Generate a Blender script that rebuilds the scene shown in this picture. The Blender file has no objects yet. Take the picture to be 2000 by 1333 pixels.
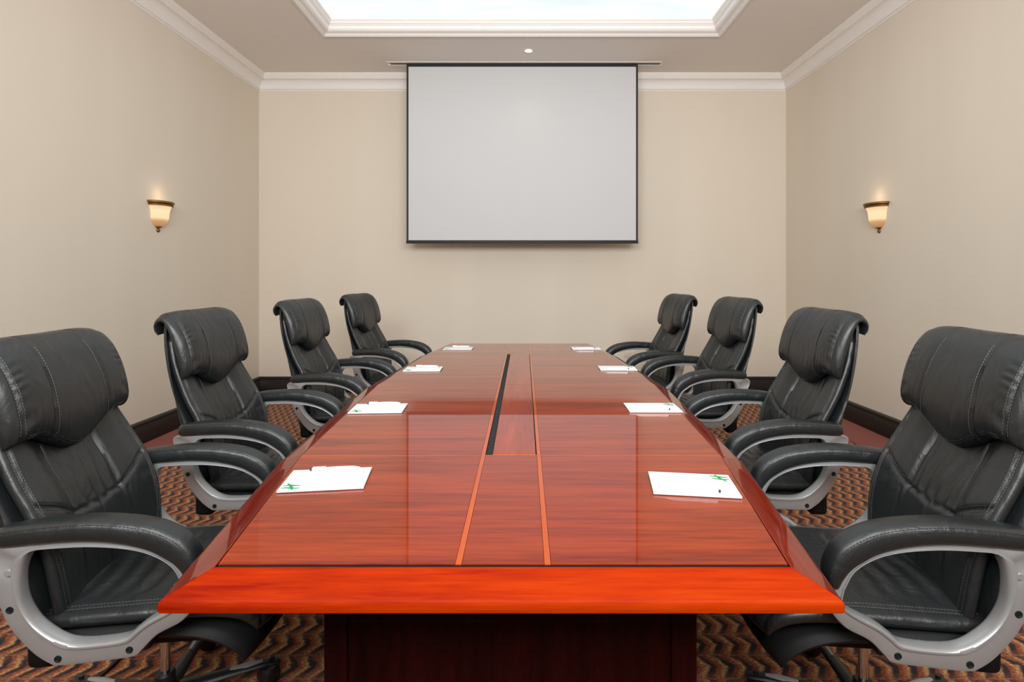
import bpy, bmesh, math, random
from mathutils import Vector, Matrix
import numpy as np

random.seed(7)
PI = math.pi
SC = bpy.context.scene
COL = SC.collection

# ------------------------------------------------------------------ camera
cam_d = bpy.data.cameras.new('camera')
cam_d.sensor_width = 36.0
cam_d.lens = 36.0 * 1075 / 2000
cam_d.shift_x = -24 / 2000
cam_d.shift_y = -126.5 / 2000
cam_d.clip_start = 0.05
cam = bpy.data.objects.new('camera', cam_d)
cam.location = (0, 0, 1.30)
cam.rotation_euler = (PI / 2, 0, 0)
COL.objects.link(cam)
SC.camera = cam

# ------------------------------------------------------------------ world, exposure
w = bpy.data.worlds.new('world')
SC.world = w
w.use_nodes = True
w.node_tree.nodes['Background'].inputs[0].default_value = (0.05, 0.05, 0.05, 1)
w.node_tree.nodes['Background'].inputs[1].default_value = 1.0
SC.view_settings.view_transform = 'Standard'
SC.view_settings.look = 'None'
SC.view_settings.exposure = 0.0
SC.view_settings.gamma = 1.0
SC.view_settings.use_curve_mapping = False
PANEL_STRENGTH = 1.30        # backlit ceiling
DOWNLIGHT_POWER = 3
SCONCE_POWER = 0.22

REAR_FILL_POWER = 172          # added fill light from the unseen rear wall (W)

ROOM_L, ROOM_R, ROOM_F, ROOM_B = -2.97, 2.93, 6.16, -0.80   # left, right, far wall, rear wall
CEIL = 3.54

wd_ = bpy.data.lights.new('rear_fill_light', 'AREA')  # fill light added behind the camera to brighten far wall and ceiling
wd_.shape = 'RECTANGLE'
wd_.size, wd_.size_y = 3.6, 1.1
wd_.energy = REAR_FILL_POWER
wd_.color = (0.98, 0.985, 0.985)
wd_.spread = math.radians(150)
wo_ = bpy.data.objects.new('rear_fill_light', wd_)
wo_.location = (0, ROOM_B + 0.07, 2.45)
wo_.rotation_euler = (math.radians(96), 0, 0)
COL.objects.link(wo_)



# ------------------------------------------------------------------ helpers


def link(me, name, mat, parent=None):
    o = bpy.data.objects.new(name, me)
    COL.objects.link(o)
    if mat is not None:
        me.materials.append(mat)
    if parent is not None:
        o.parent = parent
    return o


def mk(name, verts, faces, mat, parent=None, smooth=True, angle=35, recalc=True):
    me = bpy.data.meshes.new(name)
    me.from_pydata([tuple(v) for v in verts], [], faces)
    me.update()
    if recalc:
        bm = bmesh.new()
        bm.from_mesh(me)
        bmesh.ops.remove_doubles(bm, verts=bm.verts, dist=1e-6)
        bmesh.ops.recalc_face_normals(bm, faces=bm.faces)
        bm.to_mesh(me)
        bm.free()
    if smooth:
        me.shade_smooth()
        me.set_sharp_from_angle(angle=math.radians(angle))
    return link(me, name, mat, parent)


class MB:
    """collects shapes of one part"""
    def __init__(self):
        self.v, self.f = [], []

    def add(self, vs, fs):
        n = len(self.v)
        self.v += [tuple(p) for p in vs]
        self.f += [tuple(i + n for i in f) for f in fs]

    def box(self, x0, x1, y0, y1, z0, z1, M=None):
        vs = [Vector((x, y, z)) for x in (x0, x1) for y in (y0, y1) for z in (z0, z1)]
        if M is not None:
            vs = [M @ p for p in vs]
        self.add(vs, [(0, 1, 3, 2), (4, 6, 7, 5), (0, 4, 5, 1), (2, 3, 7, 6), (0, 2, 6, 4), (1, 5, 7, 3)])

    def prism(self, poly, z0, z1):
        n = len(poly)
        vs = [(x, y, z0) for x, y in poly] + [(x, y, z1) for x, y in poly]
        fs = [tuple(range(n))[::-1], tuple(range(n, 2 * n))]
        fs += [(i, (i + 1) % n, n + (i + 1) % n, n + i) for i in range(n)]
        self.add(vs, fs)

    def lathe(self, prof, M=None, n=24, a0=0.0, a1=2 * PI):
        """prof: (r, z) list about local z"""
        full = abs(a1 - a0 - 2 * PI) < 1e-6
        k = n if full else n + 1
        vs = []
        for i in range(k):
            a = a0 + (a1 - a0) * i / n
            for r, z in prof:
                p = Vector((r * math.cos(a), r * math.sin(a), z))
                vs.append(M @ p if M is not None else p)
        m = len(prof)
        fs = []
        for i in range(n):
            j = (i + 1) % k
            for q in range(m - 1):
                fs.append((i * m + q, j * m + q, j * m + q + 1, i * m + q + 1))
        if prof[0][0] > 1e-6 and full:
            fs.append(tuple(i * m for i in range(k))[::-1])
        if prof[-1][0] > 1e-6 and full:
            fs.append(tuple(i * m + m - 1 for i in range(k)))
        self.add(vs, fs)

    def tube(self, pts, r, n=8, closed=False):
        pts = [Vector(p) for p in pts]
        m = len(pts)
        vs, fs = [], []
        up = Vector((0, 0, 1))
        for i, p in enumerate(pts):
            a = pts[max(i - 1, 0)]
            b = pts[min(i + 1, m - 1)]
            t = (b - a).normalized()
            s = t.cross(up)
            if s.length < 1e-3:
                s = t.cross(Vector((1, 0, 0)))
            s.normalize()
            q = s.cross(t)
            rr = r[i] if isinstance(r, (list, tuple)) else r
            for k in range(n):
                an = 2 * PI * k / n
                vs.append(p + s * math.cos(an) * rr + q * math.sin(an) * rr)
        for i in range(m - 1):
            for k in range(n):
                fs.append((i * n + k, i * n + (k + 1) % n, (i + 1) * n + (k + 1) % n, (i + 1) * n + k))
        fs.append(tuple(range(n))[::-1])
        fs.append(tuple((m - 1) * n + k for k in range(n)))
        self.add(vs, fs)

    def build(self, name, mat, parent=None, smooth=True, angle=35, bevel=0.0, seg=2):
        me = bpy.data.meshes.new(name)
        me.from_pydata(self.v, [], self.f)
        me.update()
        bm = bmesh.new()
        bm.from_mesh(me)
        bmesh.ops.remove_doubles(bm, verts=bm.verts, dist=1e-6)
        bmesh.ops.recalc_face_normals(bm, faces=bm.faces)
        if bevel > 0:
            es = [e for e in bm.edges if len(e.link_faces) == 2 and e.calc_face_angle() > 0.5]
            bmesh.ops.bevel(bm, geom=es, offset=bevel, segments=seg, profile=0.6, affect='EDGES', clamp_overlap=True)
        bm.to_mesh(me)
        bm.free()
        if smooth:
            me.shade_smooth()
            me.set_sharp_from_angle(angle=math.radians(angle))
        return link(me, name, mat, parent)


def empty(name, loc, rz, label, cat, group=None):
    o = bpy.data.objects.new(name, None)
    o.empty_display_size = 0.1
    COL.objects.link(o)
    o.location = loc
    o.rotation_euler = (0, 0, rz)
    tag(o, label, cat, group)
    return o


def tag(o, label, cat, group=None):
    o['label'] = label
    o['category'] = cat
    if group:
        o['group'] = group
    return o


def struct(o, label=None):
    o['kind'] = 'structure'
    if label:
        o['label'] = label
    return o


def copy_tree(o, parent=None):
    c = o.copy()
    COL.objects.link(c)
    if parent is not None:
        c.parent = parent
    for ch in list(o.children):
        copy_tree(ch, c)
    return c


def catmull(pts, n):
    """n samples, uniform in arc length, along a smooth curve through 2-D/3-D pts"""
    P = [np.array(p, float) for p in pts]
    P = [2 * P[0] - P[1]] + P + [2 * P[-1] - P[-2]]
    out = []
    for i in range(1, len(P) - 2):
        for k in range(24):
            t = k / 24
            a, b, c, d = P[i - 1], P[i], P[i + 1], P[i + 2]
            out.append(0.5 * ((2 * b) + (-a + c) * t + (2 * a - 5 * b + 4 * c - d) * t * t + (-a + 3 * b - 3 * c + d) * t ** 3))
    out.append(P[-2])
    out = np.array(out)
    s = np.concatenate([[0], np.cumsum(np.linalg.norm(np.diff(out, axis=0), axis=1))])
    tt = np.linspace(0, s[-1], n)
    return np.stack([np.interp(tt, s, out[:, k]) for k in range(out.shape[1])], axis=1)


def smoothstep(a, b, x):
    t = min(max((x - a) / (b - a), 0), 1)
    return t * t * (3 - 2 * t)

# ------------------------------------------------------------------ materials


def new_mat(name):
    m = bpy.data.materials.new(name)
    m.use_nodes = True
    nt = m.node_tree
    return m, nt, nt.nodes['Principled BSDF']


def setp(b, **kw):
    names = {'rough': 'Roughness', 'metal': 'Metallic', 'spec': 'Specular IOR Level', 'coat': 'Coat Weight',
             'coat_rough': 'Coat Roughness', 'ior': 'IOR', 'sheen': 'Sheen Weight', 'trans': 'Transmission Weight',
             'estr': 'Emission Strength', 'coat_ior': 'Coat IOR'}
    for k, v in kw.items():
        if k == 'color':
            b.inputs['Base Color'].default_value = (*v, 1)
        elif k == 'ecol':
            b.inputs['Emission Color'].default_value = (*v, 1)
        else:
            b.inputs[names[k]].default_value = v


def plain(name, color, rough=0.5, **kw):
    m, nt, b = new_mat(name)
    setp(b, color=color, rough=rough, **kw)
    return m


def N(nt, typ, **kw):
    n = nt.nodes.new(typ)
    for k, v in kw.items():
        if k in ('operation', 'blend_type', 'data_type', 'feature', 'distance', 'noise_dimensions', 'wave_type', 'bands_direction', 'wave_profile'):
            setattr(n, k, v)
        else:
            n.inputs[k].default_value = v
    return n


def ramp(nt, fac, stops, interp='LINEAR'):
    r = nt.nodes.new('ShaderNodeValToRGB')
    r.color_ramp.interpolation = interp
    els = r.color_ramp.elements
    while len(els) < len(stops):
        els.new(0.5)
    for e, (p, c) in zip(els, stops):
        e.position = p
        e.color = (*c, 1)
    nt.links.new(fac, r.inputs[0])
    return r


def noise_bump(nt, b, scale, dist, strength=1.0, detail=3, coords='Object', stretch=None, extra=None):
    tc = nt.nodes.new('ShaderNodeTexCoord')
    src = tc.outputs[coords]
    if stretch:
        mp = nt.nodes.new('ShaderNodeMapping')
        mp.inputs['Scale'].default_value = stretch
        nt.links.new(src, mp.inputs['Vector'])
        src = mp.outputs[0]
    no = N(nt, 'ShaderNodeTexNoise', Scale=scale, Detail=detail)
    nt.links.new(src, no.inputs['Vector'])
    bp = N(nt, 'ShaderNodeBump', Strength=strength, Distance=dist)
    nt.links.new(no.outputs['Fac'], bp.inputs['Height'])
    if extra is not None:
        nt.links.new(extra.outputs['Normal'], bp.inputs['Normal'])
    nt.links.new(bp.outputs['Normal'], b.inputs['Normal'])
    return no, bp


def mat_wall():
    m, nt, b = new_mat('wallpaper')
    setp(b, rough=0.75, spec=0.25)
    tc = nt.nodes.new('ShaderNodeTexCoord')
    mp = nt.nodes.new('ShaderNodeMapping')
    mp.inputs['Scale'].default_value = (1.4, 1.4, 0.15)
    nt.links.new(tc.outputs['Object'], mp.inputs['Vector'])
    no = N(nt, 'ShaderNodeTexNoise', Scale=1.6, Detail=2)
    nt.links.new(mp.outputs[0], no.inputs['Vector'])
    r = ramp(nt, no.outputs['Fac'], [(0.3, (0.73, 0.658, 0.555)), (0.7, (0.76, 0.685, 0.58))])
    nt.links.new(r.outputs[0], b.inputs['Base Color'])
    noise_bump(nt, b, 260, 0.0006, 0.35)
    return m


def mat_leather():
    m, nt, b = new_mat('black_leather')
    setp(b, color=(0.014, 0.017, 0.018), rough=0.38, spec=0.6)
    tc = nt.nodes.new('ShaderNodeTexCoord')
    vo = N(nt, 'ShaderNodeTexVoronoi', Scale=420)
    nt.links.new(tc.outputs['Object'], vo.inputs['Vector'])
    b1 = N(nt, 'ShaderNodeBump', Strength=0.35, Distance=0.0006)
    nt.links.new(vo.outputs['Distance'], b1.inputs['Height'])
    mp = nt.nodes.new('ShaderNodeMapping')
    mp.inputs['Scale'].default_value = (1.0, 1.0, 0.55)
    nt.links.new(tc.outputs['Object'], mp.inputs['Vector'])
    n2 = N(nt, 'ShaderNodeTexNoise', Scale=14, Detail=3, Roughness=0.5, Distortion=0.8)
    nt.links.new(mp.outputs[0], n2.inputs['Vector'])
    b2 = N(nt, 'ShaderNodeBump', Strength=0.75, Distance=0.008)
    nt.links.new(n2.outputs['Fac'], b2.inputs['Height'])
    nt.links.new(b1.outputs['Normal'], b2.inputs['Normal'])
    nt.links.new(b2.outputs['Normal'], b.inputs['Normal'])
    return m


def mat_wood(name, dark, mid, light, axis='x', scale=1.0, rough=0.3, coat=1.0):
    """lacquered wood, grain along the given object axis"""
    m, nt, b = new_mat(name)
    setp(b, rough=rough, coat=coat, coat_rough=0.015, spec=0.05)
    b.inputs['Coat IOR'].default_value = 1.32
    tc = nt.nodes.new('ShaderNodeTexCoord')
    mp = nt.nodes.new('ShaderNodeMapping')
    s = {'x': (0.9, 14, 14), 'y': (14, 0.9, 14), 'z': (14, 14, 0.9)}[axis]
    mp.inputs['Scale'].default_value = tuple(q * scale for q in s)
    nt.links.new(tc.outputs['Object'], mp.inputs['Vector'])
    n1 = N(nt, 'ShaderNodeTexNoise', Scale=1.0, Detail=5, Roughness=0.62, Distortion=0.5)
    nt.links.new(mp.outputs[0], n1.inputs['Vector'])
    mp2 = nt.nodes.new('ShaderNodeMapping')
    mp2.inputs['Scale'].default_value = tuple(q * scale * 6 for q in s)
    nt.links.new(tc.outputs['Object'], mp2.inputs['Vector'])
    n2 = N(nt, 'ShaderNodeTexNoise', Scale=1.0, Detail=4, Roughness=0.7)
    nt.links.new(mp2.outputs[0], n2.inputs['Vector'])
    mx = N(nt, 'ShaderNodeMix')
    mx.inputs['Factor'].default_value = 0.38
    nt.links.new(n1.outputs['Fac'], mx.inputs['A'])
    nt.links.new(n2.outputs['Fac'], mx.inputs['B'])
    r = ramp(nt, mx.outputs['Result'], [(0.34, dark), (0.5, mid), (0.66, light)])
    nt.links.new(r.outputs[0], b.inputs['Base Color'])
    return m


def mat_carpet(border=False):
    m, nt, b = new_mat('carpet_border' if border else 'patterned_carpet')
    setp(b, rough=0.95, spec=0.1, sheen=0.1)
    tc = nt.nodes.new('ShaderNodeTexCoord')
    L = nt.links.new

    def math_(op, a, bb=None, c=None):
        n = nt.nodes.new('ShaderNodeMath')
        n.operation = op
        for i, q in enumerate((a, bb, c)):
            if q is None:
                continue
            if isinstance(q, (int, float)):
                n.inputs[i].default_value = q
            else:
                L(q, n.inputs[i])
        return n.outputs[0]
    fine = N(nt, 'ShaderNodeTexNoise', Scale=330, Detail=2)
    L(tc.outputs['Object'], fine.inputs['Vector'])
    if border:
        r = ramp(nt, fine.outputs['Fac'], [(0.3, (0.20, 0.045, 0.030)), (0.7, (0.34, 0.085, 0.055))])
        L(r.outputs[0], b.inputs['Base Color'])
    else:
        sep = nt.nodes.new('ShaderNodeSeparateXYZ')
        L(tc.outputs['Object'], sep.inputs[0])
        wob = N(nt, 'ShaderNodeTexNoise', Scale=45, Detail=2)
        L(tc.outputs['Object'], wob.inputs['Vector'])
        wv = math_('MULTIPLY', math_('SUBTRACT', wob.outputs['Fac'], 0.5), 0.55)
        vy = math_('ADD', math_('DIVIDE', sep.outputs['Y'], 0.111), math_('MULTIPLY', wv, 0.35))
        ph = math_('FRACT', vy)
        tri = math_('ABSOLUTE', math_('SUBTRACT', ph, 0.5))            # 0..0.5
        u = math_('ADD', math_('DIVIDE', sep.outputs['X'], 0.0605), math_('MULTIPLY', tri, 1.15))
        u = math_('FRACT', math_('ADD', u, math_('MULTIPLY', wv, 0.6)))
        stripes = ramp(nt, u, [(0.0, (0.54, 0.31, 0.13)), (0.17, (0.48, 0.25, 0.10)), (0.26, (0.12, 0.045, 0.025)), (0.36, (0.016, 0.016, 0.022)),
                               (0.55, (0.035, 0.022, 0.026)), (0.64, (0.24, 0.065, 0.035)), (0.82, (0.34, 0.085, 0.03)), (0.93, (0.42, 0.17, 0.07))])
        # rows of thin cross-wise threads between the chevrons
        vb = math_('FRACT', math_('MULTIPLY', vy, 6.0))
        thin = ramp(nt, vb, [(0.0, (0.40, 0.16, 0.06)), (0.5, (0.13, 0.05, 0.03)), (1.0, (0.36, 0.12, 0.05))])
        band = ramp(nt, ph, [(0.0, (0.75,) * 3), (0.14, (0.2,) * 3), (0.3, (0.0,) * 3), (0.68, (0.0,) * 3), (0.86, (0.25,) * 3), (1.0, (0.75,) * 3)])
        mx = N(nt, 'ShaderNodeMix', data_type='RGBA')
        L(band.outputs[0], mx.inputs[0])
        L(stripes.outputs[0], mx.inputs[6])
        L(thin.outputs[0], mx.inputs[7])
        f2 = N(nt, 'ShaderNodeTexNoise', Scale=150, Detail=3)
        mpt = nt.nodes.new('ShaderNodeMapping')
        mpt.inputs['Scale'].default_value = (0.6, 1.6, 1)
        L(tc.outputs['Object'], mpt.inputs['Vector'])
        L(mpt.outputs[0], f2.inputs['Vector'])
        tuft = ramp(nt, f2.outputs['Fac'], [(0.34, (0.30, 0.30, 0.36)), (0.5, (0.9, 0.85, 0.85)), (0.66, (1.6, 1.5, 1.4))])
        mm = N(nt, 'ShaderNodeMix', data_type='RGBA', blend_type='MULTIPLY')
        mm.inputs[0].default_value = 0.9
        L(mx.outputs[2], mm.inputs[6])
        L(tuft.outputs[0], mm.inputs[7])
        L(mm.outputs[2], b.inputs['Base Color'])
    bp = N(nt, 'ShaderNodeBump', Strength=0.7, Distance=0.003)
    L(fine.outputs['Fac'], bp.inputs['Height'])
    L(bp.outputs['Normal'], b.inputs['Normal'])
    return m


def mat_emit(name, col, strength):
    m = bpy.data.materials.new(name)
    m.use_nodes = True
    nt = m.node_tree
    nt.nodes.clear()
    e = nt.nodes.new('ShaderNodeEmission')
    e.inputs[0].default_value = (*col, 1)
    e.inputs[1].default_value = strength
    o = nt.nodes.new('ShaderNodeOutputMaterial')
    nt.links.new(e.outputs[0], o.inputs[0])
    return m, nt, e


M = {}
M['wall'] = mat_wall()
M['ceiling'] = plain('ceiling_paint', (0.82, 0.775, 0.73), 0.85, spec=0.2)
M['trim'] = plain('white_moulding_paint', (0.86, 0.825, 0.79), 0.5)
M['baseboard'] = plain('espresso_wood', (0.012, 0.009, 0.008), 0.35)
M['carpet'] = mat_carpet()
M['carpet_border'] = mat_carpet(True)
M['leather'] = mat_leather()
M['leather_dark'] = plain('matt_black_leather', (0.009, 0.010, 0.0105), 0.6, spec=0.3)
M['thread'] = plain('black_thread', (0.040, 0.042, 0.043), 0.5)
M['silver'] = plain('silver_paint', (0.36, 0.365, 0.37), 0.30, metal=0.35)
M['chrome'] = plain('chrome', (0.75, 0.75, 0.76), 0.12, metal=1.0)
M['plastic'] = plain('black_plastic', (0.012, 0.012, 0.013), 0.4)
M['underside'] = plain('black_underside', (0.005, 0.005, 0.0055), 0.7, spec=0.2)
M['bolt'] = plain('dark_bolt', (0.02, 0.035, 0.035), 0.3, metal=0.6)
M['field'] = mat_wood('mahogany_field', (0.12, 0.008, 0.001), (0.27, 0.026, 0.003), (0.38, 0.048, 0.005), 'x')
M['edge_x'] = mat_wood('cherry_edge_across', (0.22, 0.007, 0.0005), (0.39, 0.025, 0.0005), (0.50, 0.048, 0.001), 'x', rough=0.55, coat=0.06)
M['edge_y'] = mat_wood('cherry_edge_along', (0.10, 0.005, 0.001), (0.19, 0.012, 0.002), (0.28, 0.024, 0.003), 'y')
M['inlay'] = mat_wood('light_inlay', (0.42, 0.062, 0.008), (0.50, 0.085, 0.012), (0.58, 0.11, 0.018), 'y')
M['lid'] = mat_wood('mahogany_lid', (0.20, 0.022, 0.010), (0.32, 0.04, 0.015), (0.42, 0.065, 0.022), 'y')
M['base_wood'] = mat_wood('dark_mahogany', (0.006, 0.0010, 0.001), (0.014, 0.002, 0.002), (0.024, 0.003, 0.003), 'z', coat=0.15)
M['brush'] = plain('black_brush', (0.012, 0.013, 0.014), 0.8)
M['screen'] = plain('projection_fabric', (0.60, 0.61, 0.62), 0.9, spec=0.1)
M['black_cloth'] = plain('black_masking', (0.008, 0.008, 0.009), 0.6)
M['paper'] = plain('white_paper', (0.90, 0.91, 0.90), 0.7)
M['green'] = plain('green_print', (0.0, 0.30, 0.09), 0.6)
M['grey_print'] = plain('grey_print', (0.35, 0.38, 0.42), 0.6)
M['pen'] = plain('white_plastic', (0.88, 0.89, 0.90), 0.2)
M['brass'] = plain('antique_brass', (0.26, 0.15, 0.055), 0.38, metal=0.8)
M['socket'] = plain('cream_plastic', (0.72, 0.66, 0.55), 0.4)
M['cable'] = plain('black_cable', (0.01, 0.01, 0.01), 0.45)
M['glass_dark'] = plain('added_window_glass', (0.8, 0.85, 0.9), 0.05)  # for the made-up window round the rear fill light

# ------------------------------------------------------------------ room shell
T = 0.12


def box_obj(name, x0, x1, y0, y1, z0, z1, mat):
    b = MB()
    b.box(x0, x1, y0, y1, z0, z1)
    return b.build(name, mat, smooth=False)


fl = MB()
BW = 0.36
fl.box(ROOM_L, ROOM_R, ROOM_B, ROOM_F, -0.1, 0.0)
floor = struct(fl.build('floor', M['carpet'], smooth=False), 'brown, orange and black chevron patterned carpet')
for nm, x0, x1 in (('left', ROOM_L, ROOM_L + BW), ('right', ROOM_R - BW, ROOM_R)):
    bb = MB()
    bb.box(x0, x1, ROOM_B, ROOM_F, 0.0, 0.002)
    o = bb.build('carpet_border', M['carpet_border'], floor, smooth=False)
struct(box_obj('wall_back', ROOM_L - T, ROOM_R + T, ROOM_F, ROOM_F + T, -0.1, CEIL + 0.3, M['wall']))
struct(box_obj('wall_left', ROOM_L - T, ROOM_L, ROOM_B - T, ROOM_F, -0.1, CEIL + 0.3, M['wall']))
struct(box_obj('wall_right', ROOM_R, ROOM_R + T, ROOM_B - T, ROOM_F, -0.1, CEIL + 0.3, M['wall']))
struct(box_obj('wall_front', ROOM_L, ROOM_R, ROOM_B - T, ROOM_B, -0.1, CEIL + 0.3, M['wall']))

# ceiling ring round the coffer
CX0, CX1, CY0, CY1 = -1.867, 1.82, 0.30, 5.12
cb = MB()
cb.box(ROOM_L, CX0, ROOM_B, ROOM_F, CEIL, CEIL + 0.02)
cb.box(CX1, ROOM_R, ROOM_B, ROOM_F, CEIL, CEIL + 0.02)
cb.box(CX0, CX1, CY1, ROOM_F, CEIL, CEIL + 0.02)
cb.box(CX0, CX1, ROOM_B, CY0, CEIL, CEIL + 0.02)
struct(cb.build('ceiling', M['ceiling'], smooth=False))


def frame_sweep(prefix, x0, x1, y0, y1, prof, mat, names, idx0=1, kind='structure'):
    """mitred moulding inside the rectangle; prof = (distance inwards, z)"""
    corners = [(x0, y0, 1, 1), (x1, y0, -1, 1), (x1, y1, -1, -1), (x0, y1, 1, -1)]
    out = []
    for i in range(4):
        a, b = corners[i], corners[(i + 1) % 4]
        vs = []
        for c in (a, b):
            for d, z in prof:
                vs.append((c[0] + c[2] * d, c[1] + c[3] * d, z))
        m = len(prof)
        fs = [(q, q + 1, m + q + 1, m + q) for q in range(m - 1)]
        o = mk(names[i], vs, fs, mat, angle=25)
        o['kind'] = kind
        out.append(o)
    return out


cove = [(0.026 + 0.062 * (1 - math.cos(a)), -0.150 + 0.090 * math.sin(a)) for a in [PI / 2 * k / 8 for k in range(9)]]
crown = [(0.0, -0.172), (0.007, -0.172), (0.009, -0.166), (0.013, -0.164), (0.013, -0.157), (0.024, -0.153)] + cove + \
        [(0.094, -0.058), (0.094, -0.050), (0.099, -0.046), (0.104, -0.037), (0.103, -0.031), (0.108, -0.028), (0.113, -0.018), (0.118, -0.012), (0.118, 0.0)]
frame_sweep('trim', ROOM_L, ROOM_R, ROOM_B, ROOM_F, [(d, CEIL + z) for d, z in crown], M['trim'], ['trim_1', 'trim_2', 'trim_3', 'trim_4'])
cove2 = [(0.036 + 0.040 * math.sin(a), 0.010 + 0.048 * (1 - math.cos(a))) for a in [PI / 2 * k / 7 for k in range(8)]]
coffer = [(-0.012, 0.0), (-0.012, -0.010), (0.010, -0.012), (0.016, -0.004), (0.024, -0.002), (0.026, 0.006), (0.034, 0.008)] + cove2 + \
         [(0.083, 0.062), (0.083, 0.068), (0.089, 0.072), (0.096, 0.084), (0.096, 0.092), (0.102, 0.096), (0.108, 0.108), (0.108, 0.118), (-0.012, 0.118), (-0.012, 0.0)]
frame_sweep('trim', CX0, CX1, CY0, CY1, [(d, CEIL + z) for d, z in coffer], M['trim'], ['trim_5', 'trim_6', 'trim_7', 'trim_8'])
basep = [(0.0, 0.0), (0.020, 0.0), (0.020, 0.135), (0.017, 0.142), (0.017, 0.150), (0.022, 0.155), (0.020, 0.168), (0.012, 0.176), (0.0, 0.178)]
frame_sweep('baseboard', ROOM_L, ROOM_R, ROOM_B, ROOM_F, basep, M['baseboard'], ['baseboard_front', 'baseboard_right', 'baseboard_back', 'baseboard_left'])

# luminous stretch ceiling in the coffer
pm, pnt, pe = mat_emit('backlit_panel', (0.93, 0.97, 1.0), PANEL_STRENGTH)
ptc = pnt.nodes.new('ShaderNodeTexCoord')
pmp = pnt.nodes.new('ShaderNodeMapping')
pmp.inputs['Scale'].default_value = (0.7, 2.2, 1)
pnt.links.new(ptc.outputs['Object'], pmp.inputs['Vector'])
pno = N(pnt, 'ShaderNodeTexNoise', Scale=1.3, Detail=3)
pnt.links.new(pmp.outputs[0], pno.inputs['Vector'])
prr = ramp(pnt, pno.outputs['Fac'], [(0.30, (0.68, 0.735, 0.735)), (0.66, (0.86, 0.90, 0.90))])
pnt.links.new(prr.outputs[0], pe.inputs[0])
pb = MB()
pb.box(CX0 + 0.09, CX1 - 0.09, CY0 + 0.09, CY1 - 0.09, CEIL + 0.118, CEIL + 0.13)
panel = pb.build('ceiling_light_panel', pm, smooth=False)
tag(panel, 'large glowing white backlit panel recessed in the moulded ceiling coffer', 'ceiling light')

# made-up window frame and pane round the fill light behind the camera
wf = MB()
for (a, b_, c, d) in ((-1.9, -1.82, 1.85, 3.05), (1.82, 1.9, 1.85, 3.05), (-1.82, 1.82, 1.85, 1.91), (-1.82, 1.82, 2.99, 3.05), (-0.63, -0.59, 1.91, 2.99), (0.59, 0.63, 1.91, 2.99)):
    wf.box(a, b_, ROOM_B, ROOM_B + 0.05, c, d)
wo = struct(wf.build('added_window_frame', M['trim'], smooth=False))
gl = MB()
gl.box(-1.82, 1.82, ROOM_B, ROOM_B + 0.01, 1.91, 2.99)
gl.build('pane', M['glass_dark'], wo, smooth=False)

# ------------------------------------------------------------------ downlight
dl = empty('ceiling_downlight', (0.042, 5.46, CEIL), 0, 'small round lit recessed downlight in the ceiling before the projector screen', 'downlight')
b = MB()
b.lathe([(0.034, -0.0005), (0.036, -0.004), (0.047, -0.003), (0.050, 0.0), (0.034, 0.0)], n=28)
b.build('trim_ring', M['trim'], dl)
dm, dnt, de = mat_emit('lamp_glow', (1.0, 0.86, 0.66), 6.0)
b = MB()
b.lathe([(0.0, -0.0035), (0.034, -0.0035), (0.034, -0.0005), (0.0, -0.0005)], n=24)
b.build('lens', dm, dl)
sd = bpy.data.lights.new('downlight_lamp', 'SPOT')
sd.energy = DOWNLIGHT_POWER
sd.color = (1.0, 0.84, 0.62)
sd.spot_size = math.radians(100)
sd.spot_blend = 0.9
sd.shadow_soft_size = 0.04
so = bpy.data.objects.new('downlight_lamp', sd)
so.location = (0.042, 5.46, CEIL - 0.02)
COL.objects.link(so)

# ------------------------------------------------------------------ projector screen
SY = 5.79
sx0, sx1 = (794 - 1024) * SY / 1075, (1246 - 1024) * SY / 1075
sz0 = 1.30 + (540 - 476) * SY / 1075
sz1 = CEIL
scr = empty('projector_screen', ((sx0 + sx1) / 2, SY, 0), 0, 'large white pull-down projector screen with black border hanging from the ceiling', 'projector screen')
hw = (sx1 - sx0) / 2
b = MB()
b.box(-hw + 0.021, hw - 0.021, -0.001, 0.001, sz0 + 0.035, sz1 - 0.035)
b.build('screen_surface', M['screen'], scr, smooth=False)
for nm, bx in (('top', (-hw, hw, sz1 - 0.035, sz1 + 0.008)), ('l', (-hw, -hw + 0.021, sz0 + 0.035, sz1 - 0.035)), ('r', (hw - 0.021, hw, sz0 + 0.035, sz1 - 0.035)), ('bm', (-hw + 0.0, hw - 0.0, sz0 + 0.028, sz0 + 0.035))):
    b = MB()
    b.box(bx[0], bx[1], -0.0015, 0.0015, bx[2], bx[3])
    b.build('border', M['black_cloth'], scr, smooth=False)
b = MB()
b.box(-hw - 0.003, hw + 0.003, -0.011, 0.011, sz0, sz0 + 0.03)
b.build('bottom_bar', M['black_cloth'], scr, bevel=0.004)
slot0, slot1 = (757 - 1024) * SY / 1075 - (sx0 + sx1) / 2, (1291 - 1024) * SY / 1075 - (sx0 + sx1) / 2
b = MB()
b.box(slot0 + 0.03, slot1 - 0.01, -0.018, 0.018, CEIL - 0.004, CEIL + 0.002)
b.build('slot', M['black_cloth'], scr, smooth=False)
b = MB()
b.box(slot0, slot1, 0.020, 0.060, CEIL - 0.006, CEIL)
b.box(slot0, slot1, -0.055, -0.020, CEIL - 0.004, CEIL)
b.build('slot_frame', M['trim'], scr, smooth=False)

# ------------------------------------------------------------------ wall sconces


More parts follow.
